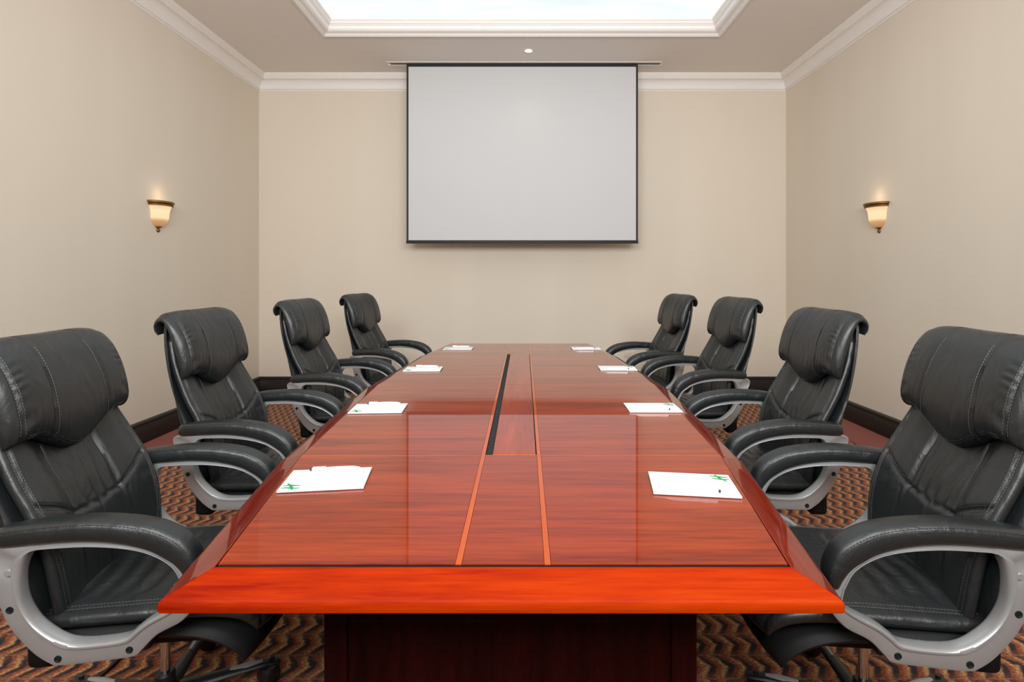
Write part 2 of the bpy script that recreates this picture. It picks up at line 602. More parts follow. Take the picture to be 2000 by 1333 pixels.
def sconce(x, y, s, label):
    """s=+1 on left wall (sticks out to +x), -1 on right wall"""
    r0 = empty('wall_sconce', (x, y, 0), 0 if s > 0 else PI, label, 'wall lamp')
    sq = Matrix.Diagonal((0.88, 1.0, 1.0, 1.0))

    def lz(prof, name, mat, n=28):
        q = MB()
        q.lathe(prof, sq, n, -PI / 2, PI / 2)
        return q.build(name, mat, r0, recalc_dummy) if False else q.build(name, mat, r0)
    lz([(0.060, 1.905), (0.122, 1.905), (0.128, 1.899), (0.129, 1.892), (0.122, 1.886), (0.112, 1.884), (0.06, 1.884)], 'rim', M['brass'])
    lz([(0.06, 1.884), (0.112, 1.884), (0.117, 1.878), (0.116, 1.871), (0.108, 1.866), (0.06, 1.866)], 'rope_band', M['brass'])
    # little rope twists on the band
    q = MB()
    for k in range(22):
        a = -PI / 2 + PI * (k + 0.5) / 22
        c = Vector((0.88 * 0.116 * math.cos(a), 0.116 * math.sin(a), 1.874))
        t = Vector((-math.sin(a), math.cos(a), 0.9)).normalized()
        q.tube([c - t * 0.008, c, c + t * 0.008], [0.002, 0.004, 0.002], n=6)
    q.build('rope_twist', M['brass'], r0)
    em, ent, ee = mat_emit('alabaster_glow', (1.0, 0.78, 0.48), 1.05)
    tcn = ent.nodes.new('ShaderNodeTexCoord')
    sp = ent.nodes.new('ShaderNodeSeparateXYZ')
    ent.links.new(tcn.outputs['Object'], sp.inputs[0])
    mr = N(ent, 'ShaderNodeMapRange')
    mr.inputs['From Min'].default_value = 1.70
    mr.inputs['From Max'].default_value = 1.87
    ent.links.new(sp.outputs['Z'], mr.inputs[0])
    rr = ramp(ent, mr.outputs[0], [(0.0, (0.40, 0.20, 0.09)), (0.28, (0.62, 0.36, 0.16)), (0.42, (1.0, 0.74, 0.42)), (0.75, (1.0, 0.79, 0.48)), (1.0, (0.90, 0.55, 0.30))])
    ent.links.new(rr.outputs[0], ee.inputs[0])
    lz([(0.108, 1.868), (0.098, 1.850), (0.090, 1.825), (0.086, 1.79), (0.083, 1.765), (0.074, 1.740), (0.060, 1.720), (0.042, 1.706), (0.020, 1.698)], 'shade', em)
    lz([(0.0, 1.702), (0.034, 1.703), (0.030, 1.697), (0.014, 1.691), (0.012, 1.684), (0.018, 1.678), (0.019, 1.670), (0.013, 1.660), (0.0, 1.654)], 'finial', M['brass'])
    pl = bpy.data.lights.new('sconce_lamp', 'POINT')
    pl.energy = SCONCE_POWER
    pl.color = (1.0, 0.72, 0.42)
    pl.shadow_soft_size = 0.03
    po = bpy.data.objects.new('sconce_lamp', pl)
    po.location = (x + s * 0.085, y, 1.95)
    COL.objects.link(po)
    return r0


recalc_dummy = None
sconce(ROOM_L, 4.46, 1, 'lit bell-shaped alabaster wall lamp with brass rim on the left wall')
sconce(ROOM_R, 4.54, -1, 'lit bell-shaped alabaster wall lamp with brass rim on the right wall')

# wall socket on the far wall, behind the last chair on the right
so_ = empty('wall_socket', (1.19, ROOM_F, 0.44), 0, 'small cream socket plate on the far wall behind the last right-hand chair', 'socket')
b = MB()
b.box(-0.072, 0.072, -0.009, 0.0, -0.042, 0.042)
b.build('plate', M['socket'], so_, bevel=0.002)
for dx in (-0.034, 0.034):
    b = MB()
    b.box(dx - 0.024, dx + 0.024, -0.012, -0.008, -0.026, 0.026)
    b.build('outlet', M['socket'], so_, bevel=0.0015)

# ------------------------------------------------------------------ conference table
TX = -0.040
ZT = 0.760
tb = empty('conference_table', (TX, 2.73, 0), 0, 'long glossy reddish mahogany boat-shaped conference table in the middle of the room', 'table')
OY = 2.73
ys = [1.0217, 1.659, 2.738, 3.82, 4.42]
hws = [0.535, 0.632, 0.690, 0.622, 0.545]
ZB = 0.712


def tpoly(name, poly, z0, z1, mat, bevel=0.0006):
    q = MB()
    q.prism([(x, y - OY) for x, y in poly], z0, z1)
    return q.build(name, mat, tb, bevel=bevel, seg=1, smooth=False)


G = 0.0009
for i in range(4):
    ya, yb = ys[i], ys[i + 1]
    ha, hb = hws[i], hws[i + 1]
    yy0, yy1 = ya + (0.0105 if i == 0 else 0.002), yb - 0.002
    for s in (-1, 1):
        inner = 0.090
        poly = [(s * inner, yy0), (s * (ha - G), yy0), (s * (hb - G), yy1), (s * inner, yy1)]
        tpoly('field_panel', poly, 0.735, ZT, M['field'])
        tpoly('inlay_strip', [(s * 0.078, yy0), (s * 0.0895, yy0), (s * 0.0895, yy1), (s * 0.078, yy1)], 0.735, ZT, M['inlay'], 0.0003)
    if i in (1, 2):
        e0 = 0.006 if i == 1 else -0.002
        e1 = -0.002 if i == 1 else 0.004
        tpoly('cable_lid', [(-0.056, yy0 + e0), (0.0745, yy0 + e0), (0.0745, yy1 - e1), (-0.056, yy1 - e1)], 0.735, ZT + 0.001, M['lid'], 0.001)
        if i == 1:
            tpoly('lid_edge', [(-0.056, yy0), (0.0745, yy0), (0.0745, yy0 + 0.005), (-0.056, yy0 + 0.005)], 0.735, ZT + 0.001, M['inlay'], 0.0003)
        # brush strip of the cable slot: comb of bristle tufts
        q = MB()
        n = 200
        for k in range(n):
            y0 = yy0 + (yy1 - yy0) * k / n
            y1 = y0 + (yy1 - yy0) / n * 0.8
            q.box(-0.0765, -0.0575, y0 - OY, y1 - OY, 0.740, 0.7555 + 0.0015 * random.random())
        br = q.build('brush_strip', M['brush'], tb, smooth=False)
        br['kind'] = 'stuff'
    else:
        tpoly('centre_panel', [(-0.0775, yy0), (0.0775, yy0), (0.0775, yy1), (-0.0775, yy1)], 0.735, ZT, M['field'])
for i in (1, 2, 3):   # thin cross inlays over the joints
    if i == 3:
        continue
    tpoly('joint_inlay', [(-hws[i] + 0.001, ys[i] - 0.0018), (hws[i] - 0.001, ys[i] - 0.0018), (hws[i] - 0.001, ys[i] + 0.0018), (-hws[i] + 0.001, ys[i] + 0.0018)] if i != 2 else
          [(-hws[i] + 0.001, ys[i] - 0.0018), (-0.077, ys[i] - 0.0018), (-0.077, ys[i] + 0.0018), (-hws[i] + 0.001, ys[i] + 0.0018)], 0.735, ZT + 0.0001, M['inlay'], 0)
tpoly('joint_inlay', [(0.077, ys[2] - 0.0018), (hws[2] - 0.001, ys[2] - 0.0018), (hws[2] - 0.001, ys[2] + 0.0018), (0.077, ys[2] + 0.0018)], 0.735, ZT + 0.0001, M['inlay'], 0)
# black groove between the near border and the field
tpoly('groove', [(-hws[0] + 0.004, ys[0] + 0.0006), (hws[0] - 0.004, ys[0] + 0.0006), (hws[0] - 0.004, ys[0] + 0.0100), (-hws[0] + 0.004, ys[0] + 0.0100)], 0.735, 0.7582, M['underside'], 0)
# substrate
sub = [(-hws[k], ys[k]) for k in range(5)] + [(hws[k], ys[k]) for k in range(4, -1, -1)]
tpoly('top_core', sub, ZB + 0.001, 0.735, M['black_cloth'])

# sloping border: mitred pieces
ring = [(-hws[k], ys[k]) for k in range(5)] + [(hws[k], ys[k]) for k in range(4, -1, -1)]
n = len(ring)


def outset(i, d):
    p = Vector(ring[i])
    a = Vector(ring[i - 1])
    c = Vector(ring[(i + 1) % n])
    e1 = (p - a).normalized()
    e2 = (c - p).normalized()
    n1 = Vector((-e1.y, e1.x))
    n2 = Vector((-e2.y, e2.x))
    m_ = (n1 + n2)
    m_ = m_ / m_.length
    k = d / max(m_.dot(n1), 0.3)
    return p + m_ * k


arc = []
for k in range(7):     # rounded nose
    a = PI / 2 - 0.32 - (PI - 0.32) * k / 6 * 0.999
    arc.append((0.0585 + 0.0115 * math.cos(a) if a > -PI / 2 else 0.0585, 0))
prof = [(0.0, 0.7135), (0.0, 0.7598), (0.002, 0.7596), (0.0600, 0.7400), (0.0655, 0.7372), (0.0685, 0.7335), (0.0695, 0.7290), (0.0695, 0.7205),
        (0.0680, 0.7155), (0.0640, 0.7128), (0.0600, 0.7120), (0.0, 0.7120)]
prof = prof[1:]
for i in range(n):
    j = (i + 1) % n
    cols = [0.0]
    vs = []
    for t_ in (0, 1):
        for d, z in prof:
            p = outset(i if t_ == 0 else j, d)
            q_ = outset(j if t_ == 0 else i, d)
            dirv = (q_ - p).normalized() * 0.0004
            p = p + dirv
            vs.append((p.x, p.y - OY, z))
    m_ = len(prof)
    fs = [(q, (q + 1) % m_, m_ + (q + 1) % m_, m_ + q) for q in range(m_)]
    fs += [tuple(range(m_)), tuple(range(m_, 2 * m_))[::-1]]
    across = abs(ring[i][1] - ring[j][1]) < 1e-3
    o = mk('edge_border', vs, fs, M['edge_x'] if across else M['edge_y'], tb, angle=28)
    if across and ring[i][1] < 2:
        o['label'] = 'bright orange-red sloping border at the near end'

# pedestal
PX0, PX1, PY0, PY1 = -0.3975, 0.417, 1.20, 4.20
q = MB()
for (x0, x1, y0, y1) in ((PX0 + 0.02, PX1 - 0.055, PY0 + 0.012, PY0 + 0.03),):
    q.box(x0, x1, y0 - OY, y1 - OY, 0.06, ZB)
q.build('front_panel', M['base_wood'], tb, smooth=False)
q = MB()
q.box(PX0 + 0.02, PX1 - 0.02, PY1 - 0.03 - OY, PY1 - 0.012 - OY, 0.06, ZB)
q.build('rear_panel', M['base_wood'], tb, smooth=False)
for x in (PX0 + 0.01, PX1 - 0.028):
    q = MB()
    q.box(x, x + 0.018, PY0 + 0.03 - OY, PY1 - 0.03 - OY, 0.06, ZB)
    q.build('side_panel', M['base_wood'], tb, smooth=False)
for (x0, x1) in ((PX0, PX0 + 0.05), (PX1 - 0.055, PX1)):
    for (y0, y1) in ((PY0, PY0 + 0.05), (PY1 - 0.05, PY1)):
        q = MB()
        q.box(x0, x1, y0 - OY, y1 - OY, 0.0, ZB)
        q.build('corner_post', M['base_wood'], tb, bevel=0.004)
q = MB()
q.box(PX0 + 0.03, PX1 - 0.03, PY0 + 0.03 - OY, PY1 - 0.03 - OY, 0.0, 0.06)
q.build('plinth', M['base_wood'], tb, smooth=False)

# ------------------------------------------------------------------ chair
# local axes: x forwards (to the table), y sideways, z up; origin on the floor under the gas lift


class Pillow:
    def __init__(s, path, wfun, hout, hin, p=5.0, q=5.0, t0=None, groove=None, bend=None):
        s.C = catmull(path, 241)
        d = np.gradient(s.C, axis=0)
        d /= np.linalg.norm(d, axis=1)[:, None]
        s.Nn = np.stack([d[:, 1], -d[:, 0]], axis=1)
        s.w, s.ho, s.hi, s.p, s.q = wfun, hout, hin, p, q
        s.t0 = t0 or (lambda y: 0.0)
        s.groove = groove or (lambda T, y: 0.0)
        s.bend = bend or (lambda T, y: (0.0, 0.0))

    def at(s, T):
        f = min(max(T, 0), 1) * 240
        i = min(int(f), 239)
        k = f - i
        return s.C[i] * (1 - k) + s.C[i + 1] * k, s.Nn[i] * (1 - k) + s.Nn[i + 1] * k

    def pt(s, t, v, side):
        y = v * s.w(t)
        a = s.t0(y)
        T = a + (1 - a) * t
        y = v * s.w(T if False else t)
        c, nn = s.at(T)
        e = max(1 - abs(v) ** s.p, 0) ** 0.5 * max(1 - abs(2 * t - 1) ** s.q, 0) ** 0.5
        h = (s.ho(t) if side > 0 else -s.hi(t)) * e
        if side > 0:
            h -= s.groove(T, y) * min(1, e * 2)
        bx, bz = s.bend(T, y)
        return Vector((c[0] + nn[0] * h + bx, y, c[1] + nn[1] * h + bz))

    def build(s, name, mat, parent, nu=60, nv=60, angle=60):
        def samp(n):
            out = []
            for i in range(n + 1):
                u = -1 + 2 * i / n
                out.append(0.45 * u + 0.55 * math.sin(PI / 2 * u))
            out[0], out[-1] = -1, 1
            return out
        us, vs_ = samp(nu), samp(nv)
        V, F = [], []
        for side in (1, -1):
            for u in us:
                for v in vs_:
                    V.append(s.pt((u + 1) / 2, v, side))
        m = nv + 1
        off = (nu + 1) * m
        for i in range(nu):
            for j in range(nv):
                a = i * m + j
                F.append((a, a + 1, a + m + 1, a + m))
                a += off
                F.append((a, a + m, a + m + 1, a + 1))
        return mk(name, V, F, mat, parent, angle=angle)


def line_groove(d, width, depth):
    return depth * math.exp(-(d / width) ** 2)


def seg_dist(px, py, ax, ay, bx, by):
    vx, vy = bx - ax, by - ay
    t = ((px - ax) * vx + (py - ay) * vy) / (vx * vx + vy * vy)
    t = min(max(t, 0), 1)
    return math.hypot(px - ax - t * vx, py - ay - t * vy)


def stitches(mb, pts, pitch=0.0085, ln=0.0060, r=0.0009, lift=0.0003, nrm=None):
    """short raised thread pieces along a polyline of points (on a surface)"""
    P = catmull([tuple(p) for p in pts], 400)
    s = np.concatenate([[0], np.cumsum(np.linalg.norm(np.diff(P, axis=0), axis=1))])
    k = 0.0
    while k + ln < s[-1]:
        a = Vector([float(np.interp(k, s, P[:, c])) for c in range(3)])
        b_ = Vector([float(np.interp(k + ln, s, P[:, c])) for c in range(3)])
        t = (b_ - a).normalized()
        up = nrm(a) if nrm else Vector((1, 0, 0))
        sd = t.cross(up).normalized() * r
        u2 = up * r
        o = up * lift
        vs = [a + sd + o, a - sd + o, a + u2 * 1.6 + o, b_ + sd + o, b_ - sd + o, b_ + u2 * 1.6 + o]
        mb.add(vs, [(0, 1, 2), (3, 5, 4), (0, 2, 5, 3), (1, 4, 5, 2), (0, 3, 4, 1)])
        k += pitch


Fz = [(0.36, -0.138), (0.42, -0.138), (0.50, -0.144), (0.60, -0.160), (0.70, -0.195), (0.80, -0.248), (0.90, -0.292), (1.00, -0.322), (1.08, -0.335)]
Rz = [(0.345, -0.250), (0.45, -0.262), (0.63, -0.278), (0.85, -0.318), (1.0, -0.352), (1.08, -0.370), (1.13, -0.376)]
Wz = [(0.345, 0.210), (0.40, 0.232), (0.50, 0.252), (0.60, 0.262), (0.70, 0.265), (0.80, 0.259), (0.90, 0.244), (1.0, 0.224), (1.08, 0.205), (1.13, 0.19)]


def tabf(tab):
    a = np.array(tab)
    c = catmull([tuple(r) for r in tab], 200)
    return lambda z: float(np.interp(z, c[:, 0], c[:, 1]))


fF, fR, fW = tabf(Fz), tabf(Rz), tabf(Wz)
SEAM = [(-0.235, 0.712), (-0.10, 0.640), (0.0, 0.632), (0.10, 0.640), (0.235, 0.712)]   # (y, z) lumbar seam


def make_chair():
    root = empty('office_chair', (0, 0, 0), 0, 'x', 'chair', 'black leather office chairs round the table')
    # --- outer back shell
    V, Fc = [], []
    zs = [0.345, 0.352, 0.37] + [0.40 + 0.03 * k for k in range(24)] + [1.105, 1.12, 1.128]
    nr = 48
    for k, z in enumerate(zs):
        sh = 1.0
        if k < 3:
            sh = (0.55, 0.85, 0.97)[k]
        if k >= len(zs) - 3:
            sh = (0.95, 0.82, 0.5)[k - len(zs) + 3]
        xf, xr = fF(z) - 0.030, fR(z)
        cx, hx = (xf + xr) / 2, (xf - xr) / 2
        hy = fW(z) + 0.010
        for q in range(nr):
            a = 2 * PI * q / nr
            ca, sa = math.cos(a), math.sin(a)
            x = abs(ca) ** 0.55 * (1 if ca > 0 else -1)
            y = abs(sa) ** 0.5 * (1 if sa > 0 else -1)
            wrap = 0.028 * (abs(y) ** 3)         # sides wrap forwards
            V.append((cx + hx * x * (0.4 + 0.6 * sh) + wrap * (1 if x < 0 else 0.6), hy * y * (0.8 + 0.2 * sh), z))
    for k in range(len(zs) - 1):
        for q in range(nr):
            Fc.append((k * nr + q, k * nr + (q + 1) % nr, (k + 1) * nr + (q + 1) % nr, (k + 1) * nr + q))
    Fc.append(tuple(range(nr))[::-1])
    Fc.append(tuple((len(zs) - 1) * nr + q for q in range(nr)))
    mk('back_shell', V, Fc, M['leather'], root, angle=60)

    # --- front back cushion
    th = 0.024
    path = [(fF(z) - th, z) for z in (0.37, 0.42, 0.50, 0.60, 0.70, 0.80, 0.90, 1.00, 1.07)]
    z0p, z1p = 0.37, 1.07

    def zT(T):
        return z0p + (z1p - z0p) * T     # close enough to arc length

    def gro(T, y):
        z = zT(T)
        g = 0.0
        ay = abs(y)
        # vertical seams of the centre panel
        if z > 0.60:
            k = smoothstep(0.60, 0.66, z)
            g += line_groove(ay - 0.100, 0.006, 0.011) * k
        # lumbar seam
        d = min(seg_dist(y, z, *SEAM[i], *SEAM[i + 1]) for i in range(4))
        g += line_groove(d, 0.0055, 0.007)
        # lower centre seam
        if z < 0.63:
            g += line_groove(y, 0.004, 0.004)
            g += line_groove(ay - 0.12, 0.004, 0.003)
        g -= 0.009 * math.exp(-((ay - 0.160) / 0.038) ** 2) * smoothstep(0.45, 0.66, z)
        g -= 0.004 * math.exp(-(y / 0.05) ** 2) * smoothstep(0.63, 0.72, z)
        # side piping seam
        g += line_groove(fW(z) - 0.030 - ay, 0.006, 0.008)
        # puffed panels / hollow centre
        if z > 0.64:
            g += 0.005 * smoothstep(0.105, 0.085, ay) * smoothstep(0.60, 0.70, z)
            # gathered wrinkles running up from the lumbar seam
            fan = math.sin(y * (150 - 180 * (z - 0.64)) + math.sin(z * 30) * 0.8)
            g += 0.0026 * fan * smoothstep(0.11, 0.07, ay) * smoothstep(0.86, 0.66, z)
        else:
            g -= 0.003 * smoothstep(0.14, 0.0, ay) * smoothstep(0.48, 0.56, z)
        return g

    def bnd(T, y):
        z = zT(T)
        return (0.034 * (abs(y) / 0.25) ** 2.4 - 0.004, 0.0)
    cush = Pillow(path, lambda t: (fW(zT(t)) - 0.006) * (1 - 0.10 * max(0, abs(2 * t - 1) - 0.86) / 0.14), lambda t: th, lambda t: 0.02, p=14, q=22, groove=gro, bend=bnd)
    # path runs upwards, normal = (dz, -dx) -> forwards
    cush.build('back_cushion', M['leather'], root, 150, 150)
    mbs = MB()
    fwd = lambda a: Vector((1, 0, -0.2)).normalized()

    def cp(y, z):
        t = (z - z0p) / (z1p - z0p)
        w_ = cush.w(t)
        return cush.pt(t, y / w_, 1)
    for s in (-1, 1):
        for off in (-0.0075, 0.0075):
            stitches(mbs, [cp(s * (fW(z) - 0.030 + off), z) for z in np.linspace(0.40, 0.95, 14)], nrm=fwd)
            stitches(mbs, [cp(s * yy, zz + off) for yy, zz in ((0.215, 0.701), (0.18, 0.683), (0.14, 0.661), (0.105, 0.643))], nrm=fwd)
        stitches(mbs, [cp(s * 0.108, z) for z in np.linspace(0.66, 0.84, 8)], nrm=fwd)
    mbs.build('back_stitching', M['thread'], root, smooth=False)['kind'] = 'stuff'

    # --- headrest draped over the top
    hp = [(-0.264, 0.812), (-0.264, 0.86), (-0.266, 0.92), (-0.276, 0.98), (-0.292, 1.04), (-0.308, 1.085), (-0.330, 1.116), (-0.354, 1.119), (-0.372, 1.100), (-0.374, 1.075), (-0.366, 1.058)]
    Ltot = 0.50

    def ht0(y):
        k = min(abs(y) / 0.195, 1)
        v = (0.5 + 0.5 * math.cos(PI * k)) ** 1.15
        return 0.175 * (1 - v)

    def hgro(T, y):
        ay = abs(y)
        g = 0.0
        if T < 0.80:
            g += line_groove(ay - 0.118 + 0.02 * T, 0.005, 0.006)
        g += line_groove(ay - 0.222, 0.004, 0.006)
        g += 0.0016 * math.sin(ay * 260 + T * 8) * smoothstep(0.45, 0.18, T) * smoothstep(0.03, 0.10, ay)
        # crinkles at the gathered side seam
        g += 0.0020 * (0.6 + 0.4 * math.sin(T * 23 + 1.3)) * math.sin(T * 88 + 4.0 * math.sin(T * 11) + ay * 30) * smoothstep(0.165, 0.205, ay) * smoothstep(0.225, 0.215, ay)
        return g
    hr = Pillow(hp, lambda t: 0.256 - 0.012 * abs(2 * t - 1) ** 4 - 0.016 * smoothstep(0.55, 1, t), lambda t: 0.038 * smoothstep(1.10, 0.35, t) + 0.010, lambda t: 0.012, p=9, q=9, t0=ht0, groove=hgro,
                bend=lambda T, y: (0.008 * (abs(y) / 0.25) ** 2.5 * (1 - T), -0.012 * (abs(y) / 0.25) ** 3))
    hr.build('headrest', M['leather'], root, 90, 100)
    mbs = MB()

    def hpnt(T, y):
        a = ht0(y)
        t = min(max((T - a) / (1 - a), 0), 1)
        w_ = hr.w(t)
        return hr.pt(t, max(-1, min(1, y / w_)), 1)
    hn = lambda a: Vector((a.x + 0.34, 0, a.z - 0.98)).normalized()
    for s in (-1, 1):
        stitches(mbs, [hpnt(T_, s * (0.111 - 0.02 * T_)) for T_ in np.linspace(0.12, 0.72, 14)], nrm=hn)
        for off in (-0.0065, 0.0065):
            stitches(mbs, [hpnt(T_, s * (0.222 + off)) for T_ in np.linspace(0.24, 0.80, 14)], nrm=hn)
    for off in (0.028, 0.042):
        stitches(mbs, [hpnt(ht0(yy) + off, yy) for yy in np.linspace(-0.20, 0.20, 25)], nrm=fwd)
    mbs.build('headrest_stitching', M['thread'], root, smooth=False)['kind'] = 'stuff'

    # --- seat: upper cushion and lower layer, both rolling over the front edge
    sp = [(-0.205, 0.430), (-0.16, 0.434), (0.0, 0.438), (0.16, 0.440), (0.27, 0.437), (0.335, 0.424), (0.366, 0.398), (0.374, 0.372)]

    def sw(t):
        k = abs(2 * t - 1)
        return 0.252 * (1 - 0.10 * max(0, (k - 0.6) / 0.4) ** 2.5)

    def sgro(T, y):
        ay = abs(y)
        g = line_groove(ay - 0.222, 0.004, 0.005)
        g += line_groove(T - 0.60, 0.006, 0.003) * (1 if ay < 0.22 else 0)
        x = T
        g += 0.0022 * math.sin(x * 70 + math.sin(y * 14) * 1.5) * smoothstep(0.62, 0.45, T) * smoothstep(0.20, 0.14, ay)
        g -= 0.008 * smoothstep(0.25, 0.0, ay)
        return g
    # path runs forwards, normal = (dz, -dx) -> downwards; so build it reversed
    seat = Pillow(sp[::-1], lambda t: sw(1 - t), lambda t: 0.027, lambda t: 0.024, p=12, q=14, groove=lambda T, y: sgro(1 - T, y), bend=lambda T, y: (-0.040 * (abs(y) / 0.24) ** 2.2 * smoothstep(0.5, 0.0, T), 0.0))
    seat.build('seat_cushion', M['leather'], root, 80, 80)
    lp = [(-0.205, 0.392), (0.0, 0.392), (0.18, 0.382), (0.27, 0.362), (0.320, 0.332), (0.342, 0.292)]
    low = Pillow(lp[::-1], lambda t: 0.246 - 0.02 * abs(2 * t - 1) ** 6, lambda t: 0.030, lambda t: 0.024, p=8, q=12, bend=lambda T, y: (-0.040 * (abs(y) / 0.24) ** 2.2 * smoothstep(0.5, 0.0, T), 0.0))
    low.build('seat_base', M['leather_dark'], root, 30, 30)
    q = MB()
    q.prism([(-0.195, -0.20), (-0.195, 0.20), (0.27, 0.205), (0.33, 0.12), (0.345, 0.0), (0.33, -0.12), (0.27, -0.205)], 0.338, 0.372)
    q.build('seat_pan', M['underside'], root, bevel=0.01)
    mbs = MB()
    up = lambda a: Vector((0, 0, 1))
    for s in (-1, 1):
        for off in (-0.006, 0.006):
            pts = []
            for T_ in np.linspace(0.06, 0.9, 12):
                t = 1 - T_
                pts.append(seat.pt(t, s * (0.222 + off) / seat.w(t), 1))
            stitches(mbs, pts, nrm=up)
    mbs.build('seat_stitching', M['thread'], root, smooth=False)['kind'] = 'stuff'

    # --- arms
    def corr(L):
        out = []
        for X, h in L:
            k = 1 - 0.107 * (X - 0.955)
            out.append(((0.955 - X * k) / 0.99, 1.3 - (1.3 - h) * k))
        return out
    inner = corr([(.751, .563), (.775, .605), (.824, .633), (.885, .647), (.976, .651), (1.068, .645), (1.119, .637), (1.141, .611), (1.151, .569), (1.147, .52),
                  (1.128, .481), (1.098, .45), (1.052, .424), (1.007, .416), (.946, .421), (.891, .432), (.867, .45), (.830, .477), (.769, .508), (.747, .53)])
    outer = corr([(.729, .495), (.757, .468), (.812, .438), (.848, .402), (.869, .384), (.946, .371), (1.052, .357), (1.082, .362), (1.128, .392), (1.183, .453), (1.212, .52),
                  (1.230, .572), (1.244, .602), (1.250, .622), (1.236, .640), (1.17, .648), (1.098, .660), (.976, .666), (.885, .661), (.815, .646), (.768, .618), (.738, .580), (.722, .545), (.718, .515)])
    C0 = Vector((-0.01, 0.53))

    def polar(L):
        P = catmull(L + [L[0]], 600)
        a = np.arctan2(P[:, 1] - C0.y, P[:, 0] - C0.x)
        r = np.hypot(P[:, 1] - C0.y, P[:, 0] - C0.x)
        o = np.argsort(a)
        a, r = a[o], r[o]
        return lambda t: float(np.interp(t, np.concatenate([a[-5:] - 2 * PI, a, a[:5] + 2 * PI]), np.concatenate([r[-5:], r, r[:5]])))
    fi, fo = polar(inner), polar(outer)
    sec = [(0.0, 0.010), (0.0, -0.010), (0.04, -0.017), (0.12, -0.0205), (0.22, -0.0200), (0.28, -0.0155), (0.80, -0.0155), (0.95, -0.013), (1.0, -0.008),
           (1.0, 0.008), (0.95, 0.013), (0.80, 0.0155), (0.28, 0.0155), (0.22, 0.0200), (0.12, 0.0205), (0.04, 0.017)]
    for s in (-1, 1):
        yc = s * 0.292
        V, Fc = [], []
        na = 150
        ms = len(sec)
        for k in range(na):
            a = -PI + 2 * PI * k / na
            ri, ro = fi(a), fo(a)
            ro = max(ro, ri + 0.010)
            for f, yy in sec:
                if 0.25 < f < 0.9:
                    yy *= 1 - 0.55 * smoothstep(0.062, 0.095, ro - ri)
                r = ri + (ro - ri) * f
                V.append((C0.x + r * math.cos(a), yc + yy, C0.y + r * math.sin(a)))
        for k in range(na):
            for q in range(ms):
                k2, q2 = (k + 1) % na, (q + 1) % ms
                Fc.append((k * ms + q, k * ms + q2, k2 * ms + q2, k2 * ms + q))
        arm = mk('armrest_frame', V, Fc, M['silver'], root, angle=40)
        bolts = corr([(.879, .403), (1.055, .377), (1.175, .493)])
        for side in (-1, 1):
            for bx, bz in bolts:
                q = MB()
                MM = Matrix.Translation((bx, yc + side * 0.0155, bz)) @ Matrix.Rotation(-side * PI / 2, 4, 'X')
                q.lathe([(0.0, 0.0006), (0.0050, 0.0006), (0.0060, 0.0022), (0.0082, 0.0018), (0.0086, -0.002)], MM, 16)
                q.build('bolt', M['bolt'], arm)
            cx_, cz_ = corr([(1.179, .583)])[0]
            q = MB()
            MM = Matrix.Translation((cx_, yc + side * 0.0155, cz_)) @ Matrix.Rotation(-side * PI / 2, 4, 'X')
            q.lathe([(0.0, 0.0028), (0.0072, 0.0024), (0.0090, 0.0004), (0.0092, -0.002)], MM, 18)
            q.build('screw_cap', M['silver'], arm)
        # padded top
        top = corr([(.700, .580), (.708, .622), (.728, .662), (.763, .690), (.824, .712), (.915, .7215), (1.007, .720), (1.128, .706), (1.165, .700), (1.225, .690)])
        bot = corr([(.742, .552), (.746, .580), (.764, .606), (.792, .625), (.838, .646), (.915, .661), (1.007, .664), (1.098, .655), (1.165, .646), (1.225, .637)])
        tt, bt = catmull(top, 61), catmull(bot, 61)
        V, Fc = [], []
        nsec = 20
        for k in range(61):
            t = k / 60
            cpt = (tt[k] + bt[k]) / 2
            half = (tt[k] - bt[k]) / 2
            e = max(1 - abs(2 * t - 1) ** 16, 0) ** 0.5
            wd = 0.037 * (1 - 0.16 * smoothstep(0.6, 1.0, t) - 0.10 * smoothstep(0.25, 0, t))
            for q in range(nsec):
                a = 2 * PI * q / nsec
                ca, sa = math.cos(a), math.sin(a)
                f = abs(sa) ** 0.75 * (1 if sa > 0 else -1)
                g = abs(ca) ** 0.75 * (1 if ca > 0 else -1)
                V.append((cpt[0] + half[0] * f * (0.3 + 0.7 * e), yc + wd * g * (0.3 + 0.7 * e), cpt[1] + half[1] * f * (0.3 + 0.7 * e)))
        for k in range(60):
            for q in range(nsec):
                Fc.append((k * nsec + q, k * nsec + (q + 1) % nsec, (k + 1) * nsec + (q + 1) % nsec, (k + 1) * nsec + q))
        Fc.append(tuple(range(nsec))[::-1])
        Fc.append(tuple(60 * nsec + q for q in range(nsec)))
        pad = mk('armrest_pad', V, Fc, M['leather'], root, angle=60)
        mbs = MB()
        for sd in (-1, 1):
            for sa in (0.52, 0.22):
                f = sa ** 0.75
                g = (1 - sa * sa) ** 0.5
                g = g ** 0.75
                pts = []
                for k in range(3, 58, 3):
                    t = k / 60
                    cpt = (tt[k] + bt[k]) / 2
                    half = (tt[k] - bt[k]) / 2
                    wd = 0.037 * (1 - 0.16 * smoothstep(0.6, 1.0, t) - 0.10 * smoothstep(0.25, 0, t))
                    pts.append((cpt[0] + half[0] * f, yc + sd * wd * g, cpt[1] + half[1] * f))
                stitches(mbs, pts, nrm=lambda a, sd=sd: Vector((0, sd * 0.85, 0.5)).normalized())
        mbs.build('pad_stitching', M['thread'], pad, smooth=False)['kind'] = 'stuff'
        # bracket that bolts the arm to the seat
        q = MB()
        y0, y1 = sorted((s * 0.235, s * 0.279))
        q.box(-0.14, 0.10, y0, y1, 0.374, 0.398)
        q.build('arm_bracket', M['plastic'], root, bevel=0.005)
